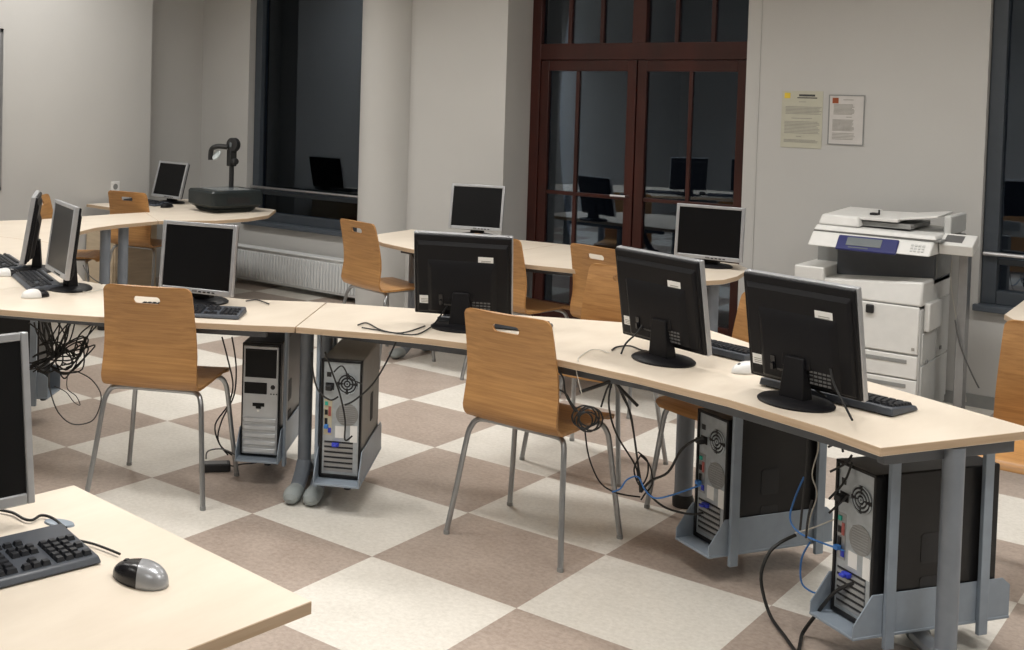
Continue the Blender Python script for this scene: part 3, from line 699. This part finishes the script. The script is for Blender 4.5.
cr=thing('card_reader','small white card terminal with dark display on a grey post by photocopier','card reader',(2.935,3.55,0))
m=MB(Matrix.Translation((-.055,-.10,.94))@Matrix.Rotation(R(22),4,'X')); m.box(-.075,.085,-.06,.07,-.03,.03); m.build('terminal','white',cr,bevel=.006)
m=MB(Matrix.Translation((-.055,-.10,.94))@Matrix.Rotation(R(22),4,'X')); m.box(-.055,.03,-.03,.045,.03,.0325); m.build('display','greyl',cr)
m=MB(); m.box(-.06,-.015,-.03,.05,.02,.91); m.build('post','alu',cr,bevel=.004)
m=MB(); m.box(-.12,.12,-.12,.16,0,.02); m.build('base_plate','alu',cr,bevel=.003)

for o_ in cp.children:
    if o_.name.split('.')[0] in ('scanner_unit','control_panel','keypad','scanner_gap','platen_cover','feeder_housing','feeder_tray','tray_slot','paper_guide','end_stop'): o_.location.z-=.018
# ------------------------------------------------------------------ notices, socket, whiteboard, cabinet
def notice(label, x0,x1,z0,z1, pm, head, mark, rows, frame=None):
    t=thing('notice',label,'notice',((x0+x1)/2,YB-.002,z0))
    w=x1-x0; h=z1-z0
    m=MB(); m.box(-w/2,w/2,-.0015,0,0,h); m.build('sheet',pm,t)
    if frame:
        m=MB(); m.box(-w/2-.006,w/2+.006,-.004,0,-.006,0); m.box(-w/2-.006,w/2+.006,-.004,0,h,h+.006); m.box(-w/2-.006,-w/2,-.004,0,0,h); m.box(w/2,w/2+.006,-.004,0,0,h); m.build('edging',frame,t)
    m=MB(); m.box(-w/2+.015,-w/2+.05,-.0025,-.001,h-.045,h-.012); m.build('emblem',mark,t)
    if head:
        m=MB(); m.box(-.02,.075,-.0025,-.001,h-.032,h-.020); m.box(-.03,.088,-.0025,-.001,h-.044,h-.038); m.build('heading','ink',t)
    m=MB()
    for (a,b,n_,xa,xb) in rows:
        for k in range(n_):
            z=h*(a+(b-a)*k/max(1,n_-1)); xe=xb-random.random()*.10
            m.box(-w/2+w*xa,-w/2+w*xe,-.0025,-.001,z-.0018,z+.0018)
    m.build('print','inkg',t)
    return t
notice('yellowed printed notice on the right wall, left of the pair',1.765,2.01,1.39,1.735,'paper',True,'yellow',
       [(.81,.82,1,.42,.62),(.60,.72,6,.1,.98),(.52,.53,1,.25,.8),(.26,.46,9,.08,.95),(.20,.205,1,.38,.6),(.10,.14,3,.08,.95)])
notice('smaller pale printed notice on the right wall, right of the pair',2.05,2.243,1.425,1.71,'paper2',False,'redm',
       [(.92,.93,1,.4,.7),(.62,.82,9,.12,.75),(.56,.57,1,.5,.7),(.28,.50,10,.1,.75),(.1,.22,5,.1,.8)],frame='shade')
t=thing('wall_socket','white wall socket on the left wall above the distant chair','wall socket',(-3.25,2.81,.80))
m=MB(); m.box(0,.008,-.042,.042,0,.085); m.build('plate','socket',t,bevel=.002)
m=MB(Matrix.Translation((.008,0,.042))@Matrix.Rotation(R(90),4,'Y')); m.lathe([(.024,0),(.022,.002)],n=20); m.build('outlet','shade',t)
t=thing('whiteboard','whiteboard edge at the far left of the left wall','whiteboard',(-3.249,.98,.86))
m=MB(); m.box(.002,.015,-.72,.72,.02,1.19); m.build('panel','board',t)
m=MB(); m.box(0,.025,-.75,.75,0,.03); m.box(0,.025,-.75,.75,1.18,1.21); m.box(0,.025,-.75,-.72,0,1.21); m.box(0,.025,.72,.75,0,1.21); m.build('edging','alu',t,bevel=.003)
t=thing('cabinet','low beech cabinet beneath the far corner desk beside the left wall','cabinet',(-3.02,2.55,0))
m=MB(); m.box(-.2,.14,-.04,.4,0,.62); m.build('carcass','beigecab',t,bevel=.003)
m=MB(); m.box(.14,.155,-.03,.39,.02,.60); dd=m.build('door','beigecab',t,bevel=.003)
m=MB(); m.tube([(.165,.02,.4),(.165,.02,.5)],.006,8); m.build('handle','bar',dd)
# cable hung under the back row desk
t=thing('cable_coil','dark cable sleeve hanging below the back row desk by the round column','cable',(0,2.62,0),0)
m=MB(); m.tube(smooth_path([(.02,-.06,.695),(.06,-.04,.62),(.12,-.02,.52),(.19,0,.44),(.24,0,.43)],4),[.03]*17,8,sx=.6); m.build('sleeve','rub',t)
t=thing('monitor_base_plate','grey monitor grommet beside the foreground keyboard','pedestal',(2.335,-1.72,ZT),20)  # low disc standing in for the edge of the foreground monitor's base
m=MB(); m.lathe([(.036,0),(.034,.004),(.02,.006)],n=24,sx=1.0,sy=.5); m.build('cover','holder',t)
CABLES = [
 ('tangle', 'left', 0.0035, [[-0.031, -0.162, 0.59], [-0.021, -0.147, 0.532], [0.01, -0.104, 0.454]]),
 ('tangle', 'left', 0.0035, [[-0.011, -0.134, 0.59], [-0.003, -0.123, 0.517], [0.016, -0.097, 0.44]]),
 ('tangle', 'left', 0.0035, [[0.009, -0.106, 0.589], [0.015, -0.098, 0.526], [0.018, -0.094, 0.435]]),
 ('tangle', 'left', 0.0035, [[0.035, -0.071, 0.588], [0.03, -0.077, 0.516], [0.021, -0.09, 0.435]]),
 ('tangle', 'left', 0.0035, [[0.055, -0.043, 0.587], [0.045, -0.056, 0.529], [0.023, -0.087, 0.444]]),
 ('tangle', 'left', 0.0035, [[0.073, -0.018, 0.587], [0.061, -0.035, 0.506], [0.036, -0.069, 0.453], [0.016, -0.097, 0.427]]),
 ('tangle', 'left', 0.0035, [[0.122, 0.049, 0.58], [0.102, 0.022, 0.504], [0.075, -0.016, 0.406], [0.052, -0.047, 0.38]]),
 ('tangle', 'left', 0.0035, [[-0.04, -0.173, 0.38], [-0.002, -0.121, 0.418], [0.036, -0.069, 0.453], [0.074, -0.017, 0.492], [0.102, 0.022, 0.495], [0.092, 0.008, 0.45], [0.062, -0.034, 0.433], [0.021, -0.09, 0.431], [-0.015, -0.139, 0.41], [-0.04, -0.173, 0.393]]),
 ('tangle', 'left', 0.0035, [[0.021, -0.09, 0.431], [0.046, -0.055, 0.452], [0.07, -0.023, 0.406], [0.052, -0.047, 0.371], [0.026, -0.083, 0.399]]),
 ('tangle', 'left', 0.0035, [[-0.03, -0.16, 0.438], [-0.005, -0.125, 0.455], [0.016, -0.097, 0.431], [-0.009, -0.132, 0.392], [-0.032, -0.163, 0.366]]),
 ('tangle', 'left', 0.0035, [[-0.015, -0.14, 0.487], [0.015, -0.098, 0.508], [0.036, -0.069, 0.462], [0.021, -0.09, 0.408], [-0.004, -0.124, 0.364], [-0.025, -0.153, 0.397]]),
 ('tangle', 'left', 0.0035, [[0.028, -0.08, 0.435], [0.067, -0.027, 0.46], [0.097, 0.015, 0.486], [0.108, 0.03, 0.458], [0.083, -0.005, 0.387], [0.047, -0.054, 0.353], [0.016, -0.097, 0.39]]),
 ('bigloop', 'leftloop', 0.003, [[0.009, -0.107, 0.364], [0.012, -0.102, 0.282], [0.034, -0.073, 0.182], [0.07, -0.022, 0.125], [0.116, 0.041, 0.13], [0.137, 0.069, 0.175], [0.144, 0.079, 0.252], [0.12, 0.046, 0.321], [0.083, -0.004, 0.36], [0.062, -0.033, 0.365]]),
 ('smallloop', 'leftsmall', 0.0022, [[0.057, -0.04, 0.361], [0.056, -0.042, 0.289], [0.079, -0.01, 0.251], [0.09, 0.005, 0.21], [0.074, -0.017, 0.224], [0.053, -0.046, 0.271], [0.022, -0.088, 0.3]]),
 ('m', 'mid', 0.0035, [[0.789, 0.208, 0.598], [0.801, 0.234, 0.498], [0.811, 0.257, 0.388], [0.791, 0.25, 0.299], [0.747, 0.219, 0.21], [0.756, 0.242, 0.121], [0.786, 0.286, 0.074]]),
 ('m', 'mid', 0.0035, [[0.818, 0.238, 0.598], [0.824, 0.26, 0.476], [0.812, 0.264, 0.344], [0.77, 0.237, 0.233], [0.751, 0.234, 0.143], [0.774, 0.273, 0.075]]),
 ('brick', 'brickcable', 0.003, [[0.72, 0.326, 0.02], [0.772, 0.3, 0.02], [0.783, 0.35, 0.02], [0.813, 0.399, 0.02], [0.806, 0.45, 0.02]]),
 ('brick', 'brickcable2', 0.003, [[0.756, 0.162, 0.078], [0.761, 0.168, 0.112], [0.8, 0.212, 0.12], [0.84, 0.256, 0.093]]),
 ('n', 'pc2', 0.0035, [[1.39, 0.186, 0.636], [1.416, 0.208, 0.547], [1.438, 0.227, 0.469], [1.455, 0.241, 0.371], [1.456, 0.242, 0.293], [1.477, 0.26, 0.309]]),
 ('n', 'pc2', 0.0035, [[1.631, 0.324, 0.693], [1.592, 0.308, 0.6], [1.548, 0.287, 0.518], [1.491, 0.255, 0.454], [1.453, 0.24, 0.43]]),
 ('n', 'pc2', 0.0035, [[1.306, 0.205, 0.619], [1.322, 0.196, 0.544], [1.35, 0.197, 0.477], [1.397, 0.215, 0.444], [1.432, 0.222, 0.461]]),
 ('n', 'pc2', 0.003, [[1.418, 0.21, 0.558], [1.442, 0.23, 0.583], [1.466, 0.251, 0.536], [1.502, 0.282, 0.514]]),
 ('k', 'knot', 0.0035, [[2.29, 0.402, 0.686], [2.309, 0.412, 0.66], [2.319, 0.418, 0.6], [2.351, 0.435, 0.543]]),
 ('k', 'knot', 0.0035, [[2.288, 0.401, 0.622], [2.319, 0.418, 0.604], [2.338, 0.428, 0.57], [2.364, 0.442, 0.537]]),
 ('k', 'knot', 0.0035, [[2.426, 0.476, 0.567], [2.441, 0.484, 0.629], [2.456, 0.492, 0.665]]),
 ('k', 'knotloop', 0.003, [[2.433, 0.48, 0.526], [2.426, 0.476, 0.499], [2.405, 0.464, 0.483], [2.38, 0.451, 0.486], [2.364, 0.442, 0.505], [2.363, 0.442, 0.533], [2.378, 0.45, 0.555], [2.402, 0.463, 0.563], [2.424, 0.475, 0.551], [2.433, 0.48, 0.526]]),
 ('k', 'knotloop', 0.003, [[2.398, 0.461, 0.478], [2.377, 0.449, 0.478], [2.361, 0.44, 0.493], [2.358, 0.439, 0.517], [2.37, 0.445, 0.538], [2.39, 0.456, 0.547], [2.41, 0.467, 0.538], [2.42, 0.473, 0.518], [2.415, 0.47, 0.494], [2.398, 0.461, 0.478]]),
 ('k', 'knotloop', 0.003, [[2.352, 0.436, 0.497], [2.348, 0.434, 0.517], [2.357, 0.438, 0.536], [2.374, 0.447, 0.545], [2.391, 0.457, 0.54], [2.401, 0.463, 0.523], [2.399, 0.461, 0.502], [2.386, 0.454, 0.487], [2.367, 0.444, 0.485], [2.352, 0.436, 0.497]]),
 ('k', 'knotloop', 0.003, [[2.349, 0.434, 0.553], [2.371, 0.446, 0.567], [2.395, 0.459, 0.563], [2.411, 0.468, 0.542], [2.41, 0.467, 0.515], [2.393, 0.458, 0.493], [2.369, 0.445, 0.488], [2.348, 0.433, 0.501], [2.34, 0.429, 0.527], [2.349, 0.434, 0.553]]),
 ('k', 'knotloop', 0.003, [[2.405, 0.464, 0.564], [2.419, 0.472, 0.547], [2.421, 0.473, 0.523], [2.408, 0.466, 0.503], [2.387, 0.455, 0.496], [2.368, 0.444, 0.505], [2.359, 0.439, 0.527], [2.365, 0.443, 0.55], [2.383, 0.453, 0.565], [2.405, 0.464, 0.564]]),
 ('k', 'hub', 0.0035, [[2.459, 0.494, 0.673], [2.435, 0.515, 0.576], [2.447, 0.555, 0.463], [2.496, 0.615, 0.344], [2.492, 0.647, 0.284]]),
 ('k', 'hub', 0.0035, [[2.459, 0.494, 0.673], [2.49, 0.544, 0.581], [2.499, 0.583, 0.476], [2.503, 0.619, 0.353], [2.5, 0.651, 0.241]]),
 ('k', 'hub', 0.0035, [[2.465, 0.497, 0.673], [2.474, 0.536, 0.608], [2.49, 0.578, 0.532], [2.496, 0.615, 0.4], [2.506, 0.654, 0.249]]),
 ('k', 'hubthick', 0.006, [[2.459, 0.494, 0.669], [2.487, 0.509, 0.633], [2.535, 0.536, 0.581]]),
 ('k', 'hubthick', 0.006, [[2.453, 0.491, 0.661], [2.43, 0.478, 0.649], [2.36, 0.44, 0.615]]),
 ('k', 'knotdown', 0.003, [[2.38, 0.451, 0.482], [2.375, 0.496, 0.375], [2.389, 0.551, 0.279], [2.411, 0.61, 0.233], [2.433, 0.669, 0.21], [2.462, 0.731, 0.194]]),
 ('k', 'bundle', 0.003, [[2.489, 0.646, 0.385], [2.519, 0.661, 0.356], [2.52, 0.661, 0.301], [2.499, 0.651, 0.263], [2.479, 0.64, 0.319], [2.496, 0.649, 0.371]]),
 ('k', 'bundle', 0.003, [[2.496, 0.649, 0.375], [2.528, 0.665, 0.339], [2.536, 0.669, 0.274], [2.515, 0.659, 0.236], [2.504, 0.653, 0.213]]),
 ('k', 'topc3', 0.0045, [[2.503, 0.653, 0.242], [2.54, 0.649, 0.292], [2.6, 0.658, 0.335], [2.643, 0.661, 0.421], [2.691, 0.666, 0.467], [2.722, 0.667, 0.481]]),
 ('k', 'blue3', 0.003, [[2.413, 0.607, 0.231], [2.443, 0.609, 0.249], [2.468, 0.61, 0.288], [2.506, 0.618, 0.305], [2.533, 0.621, 0.264], [2.568, 0.628, 0.242], [2.623, 0.645, 0.262], [2.714, 0.675, 0.312]]),
 ('k', 'vga3', 0.004, [[2.508, 0.655, 0.264], [2.556, 0.655, 0.225], [2.608, 0.658, 0.205], [2.68, 0.672, 0.202], [2.725, 0.676, 0.216]]),
 ('w', 'whitedesk', 0.0018, [[2.356, 0.43, 0.725], [2.327, 0.489, 0.725], [2.299, 0.625, 0.725], [2.323, 0.651, 0.725], [2.371, 0.63, 0.725]]),
 ('w', 'whitedown', 0.0018, [[2.354, 0.419, 0.709], [2.358, 0.421, 0.681], [2.375, 0.431, 0.608]]),
 ('d', 'm5cable', 0.0032, [[2.354, 0.684, 0.725], [2.342, 0.746, 0.725], [2.368, 0.799, 0.725], [2.429, 0.765, 0.725], [2.453, 0.766, 0.725]]),
 ('d', 'm5up', 0.0035, [[2.41, 0.646, 0.725], [2.419, 0.663, 0.763], [2.451, 0.692, 0.807], [2.469, 0.715, 0.856]]),
 ('s', 'black', 0.0055, [[3.072, 0.591, 0.256], [3.034, 0.556, 0.229], [3.008, 0.526, 0.191], [2.998, 0.501, 0.118], [3.032, 0.49, 0.021], [3.119, 0.384, 0.012], [3.184, 0.305, 0.012], [3.175, 0.357, 0.012], [3.155, 0.44, 0.014], [3.192, 0.43, 0.082], [3.249, 0.424, 0.175], [3.304, 0.418, 0.221]]),
 ('s', 'blue', 0.003, [[3.088, 0.596, 0.447], [3.078, 0.55, 0.388], [3.079, 0.509, 0.335], [3.115, 0.479, 0.309], [3.175, 0.455, 0.305], [3.268, 0.441, 0.301]]),
 ('s', 'blue', 0.003, [[3.113, 0.604, 0.24], [3.091, 0.597, 0.182], [3.093, 0.598, 0.106], [3.124, 0.608, 0.08], [3.152, 0.617, 0.082]]),
 ('s', 'white', 0.0022, [[3.123, 0.607, 0.585], [3.125, 0.608, 0.54], [3.111, 0.603, 0.46], [3.127, 0.609, 0.398], [3.11, 0.603, 0.318], [3.103, 0.601, 0.245]]),
 ('s', 'white', 0.0022, [[3.069, 0.59, 0.262], [3.137, 0.541, 0.309], [3.219, 0.496, 0.371], [3.27, 0.441, 0.412]]),
 ('s', 'short', 0.0035, [[3.219, 0.402, 0.615], [3.25, 0.411, 0.632], [3.259, 0.414, 0.606]]),
 ('s', 'short', 0.0035, [[3.227, 0.405, 0.541], [3.265, 0.416, 0.571], [3.283, 0.421, 0.601]]),
 ('s', 'short', 0.0035, [[3.227, 0.405, 0.458], [3.267, 0.416, 0.52], [3.284, 0.421, 0.58]]),
 ('s', 'short', 0.0035, [[3.229, 0.405, 0.416], [3.257, 0.413, 0.452], [3.279, 0.42, 0.48]]),
 ('s', 'short', 0.0035, [[3.165, 0.386, 0.628], [3.163, 0.386, 0.536], [3.158, 0.384, 0.443], [3.153, 0.383, 0.35]]),
 ('s', 'short', 0.0035, [[3.182, 0.391, 0.448], [3.173, 0.389, 0.385], [3.17, 0.388, 0.329]]),
 ('m6', 'm6a', 0.0035, [[3.072, 0.441, 0.882], [3.108, 0.453, 0.802], [3.15, 0.467, 0.77], [3.183, 0.478, 0.746]]),
 ('m6', 'm6b', 0.0035, [[3.203, 0.43, 0.871], [3.241, 0.359, 0.82], [3.298, 0.293, 0.77], [3.337, 0.222, 0.757]]),
 ('m4', 'm4a', 0.003, [[1.426, 0.339, 0.726], [1.425, 0.397, 0.726], [1.55, 0.331, 0.726], [1.65, 0.329, 0.726], [1.695, 0.377, 0.726], [1.641, 0.546, 0.726]]),
 ('m4', 'm4a2', 0.003, [[1.47, 0.311, 0.726], [1.538, 0.318, 0.726], [1.639, 0.344, 0.726], [1.62, 0.523, 0.726]]),
 ('m4', 'm4b', 0.003, [[1.632, 0.558, 0.723], [1.654, 0.575, 0.762], [1.676, 0.591, 0.805]]),
 ('m3', 'm3', 0.003, [[0.754, 0.38, 0.726], [0.768, 0.434, 0.726], [0.871, 0.404, 0.726]]),
 ('k0', 'k0', 0.003, [[2.195, -1.771, 0.727], [2.228, -1.761, 0.727], [2.274, -1.765, 0.727], [2.292, -1.757, 0.727], [2.283, -1.729, 0.727], [2.31, -1.721, 0.727], [2.363, -1.732, 0.727], [2.379, -1.735, 0.727]]),
 ('k0', 'm0', 0.0025, [[2.446, -1.759, 0.727], [2.484, -1.748, 0.727], [2.527, -1.744, 0.727], [2.564, -1.743, 0.727]]),
 ('k1', 'm2cab', 0.0025, [[-0.537, 0.476, 0.727], [-0.282, 0.316, 0.727], [-0.114, 0.231, 0.727], [-0.001, 0.185, 0.727]]),
 ('k1', 'mouse2cab', 0.0018, [[-0.028, -0.072, 0.724], [-0.088, 0.069, 0.724], [0.109, 0.006, 0.724], [0.097, 0.155, 0.724]]),
 ('copier', 'copier', 0.004, [[2.875, 3.495, 0.542], [2.903, 3.501, 0.413], [2.953, 3.511, 0.288], [2.996, 3.521, 0.2]]),
 ('copier', 'copierw', 0.003, [[2.828, 3.585, 0.845], [2.829, 3.585, 0.711], [2.87, 3.594, 0.475], [2.894, 3.599, 0.317], [2.921, 3.604, 0.097]]),
]
NM={'left':('black','black cable hanging in the tangle under the left desk','tangled cables under left desk','cable',),
 'leftloop':('black','thin grey cable forming a wide loop below the left tangle',None,'cableg'),
 'leftsmall':('','short grey cable end dangling from the left tangle',None,'cableg'),
 'mid':('','black cable hanging down left of the silver fronted tower','cables left of silver fronted tower','cable'),
 'brickcable':('','black lead running from the floor adapter toward the tower',None,'cable'),
 'brickcable2':('','thin grey lead arching above the floor adapter',None,'cableg'),
 'pc2':('','black cable behind the grey sided tower','cables on the grey sided tower','cable'),
 'knot':('','short black cable running into the coiled knot beside the central chair','cables into the knot','cable'),
 'knotloop':('','black cable loop of the coiled knot beside the central chair seat','loops of the cable knot','cable'),
 'hub':('','long black cable falling from the desk right of the central chair','cables falling right of central chair','cable'),
 'hubthick':('','thick short black cable end under the desk right of central chair','thick cable ends under desk','cable'),
 'knotdown':('','grey black cable dropping from the knot toward the floor bundle',None,'cable'),
 'bundle':('','black cable curl in the bundle hanging near the floor, right of central chair','curls of hanging bundle','cable'),
 'topc3':('','black power cable plugged into the top of the middle right tower',None,'cable'),
 'blue3':('','blue network cable running into the middle right tower',None,'bluec'),
 'vga3':('','black cable ending in the blue plug of the middle right tower',None,'cable'),
 'whitedesk':('','thin white cable lying on the desk edge right of central chair',None,'whitec'),
 'whitedown':('','thin white cable hanging over the desk edge by central chair',None,'whitec'),
 'm5cable':('','black cable lying on the desk left of the middle black monitor',None,'cable'),
 'm5up':('','black cable rising to the back of the middle black monitor',None,'cable'),
 'black':('','thick black cable looping down to the floor between the right towers',None,'cable'),
 'blue':('','blue network cable hanging between the two right towers','blue cables between right towers','bluec'),
 'white':('','thin white cable between the two right towers','white cables between right towers','whitec'),
 'short':('','short black cable behind the rightmost tower','short cables at the rightmost tower','cable'),
 'm6a':('','black cable on the back of the rightmost black monitor, left one',None,'cable'),
 'm6b':('','black cable running down from the rightmost monitor onto the desk edge',None,'cable'),
 'm4a':('','black cable lying in a long curve left of the leftmost black monitor',None,'cable'),
 'm4a2':('','second thinner black cable alongside the curve left of leftmost black monitor',None,'cable'),
 'm4b':('','black cable climbing to the lower back of the leftmost black monitor',None,'cable'),
 'm3':('','short black cable with plug on the desk right of silver monitor',None,'cable'),
 'k0':('','black cable crossing the nearest desk behind the foreground keyboard',None,'cable'),
 'm0':('','thin black lead of the foreground silver mouse',None,'cable'),
 'm2cab':('','black cable behind the sideways left monitor',None,'cable'),
 'mouse2cab':('','thin pale lead of the mouse near the sideways left monitor',None,'whitec'),
 'copier':('','dark cable hanging down the side of the photocopier',None,'cableg'),
 'copierw':('','pale cable hanging behind the card reader post',None,'whitec')}
X=[]
for c_ in CABLES:
    X.append(c_)
    if c_[1]=='left':
        for q in range(2): X.append((c_[0],c_[1],c_[2],[[v+random.uniform(-.028,.028) for v in p[:2]]+[p[2]+(random.uniform(-.02,.02) if i else 0)] for i,p in enumerate(c_[3])]))
for _,kind,r_,pts in X:
    _n,lb,gr,mt=NM[kind]
    P=smooth_path(pts,5); c0=P[0]
    m=MB(); m.tube([p-c0 for p in P],r_,7)
    o=m.build('cable',mt,loc=tuple(c0)); tag(o,lb,'cable',gr)

# ------------------------------------------------------------------ world, camera
w=bpy.data.worlds.new('night'); scene.world=w; w.use_nodes=True
bg=w.node_tree.nodes['Background']; bg.inputs['Color'].default_value=(.35,.45,.7,1); bg.inputs['Strength'].default_value=.006
cam=bpy.data.cameras.new('camera'); co=bpy.data.objects.new('camera',cam); COL.objects.link(co); scene.camera=co
pi_,ro,ya=.0350,-.026,-.703
fw=Vector((math.sin(ya)*math.cos(pi_),math.cos(ya)*math.cos(pi_),-math.sin(pi_)))
rt=Vector((math.cos(ya),-math.sin(ya),0)); dn=fw.cross(rt)
r2=rt*math.cos(ro)+dn*math.sin(ro); d2=-rt*math.sin(ro)+dn*math.cos(ro)
up=-d2; bk=-fw
mt=Matrix(((r2.x,up.x,bk.x,7.204*.6),(r2.y,up.y,bk.y,-5.263*.6),(r2.z,up.z,bk.z,2.714*.6),(0,0,0,1)))
co.matrix_world=mt
cam.sensor_fit='HORIZONTAL'; cam.sensor_width=36; cam.lens=1152.94*36/1024
cam.shift_x=162.1/1024; cam.shift_y=-187.75/1024; cam.clip_start=.05; cam.clip_end=100
scene.view_settings.view_transform='Standard'; scene.view_settings.look='None'; scene.view_settings.exposure=0; scene.view_settings.gamma=1
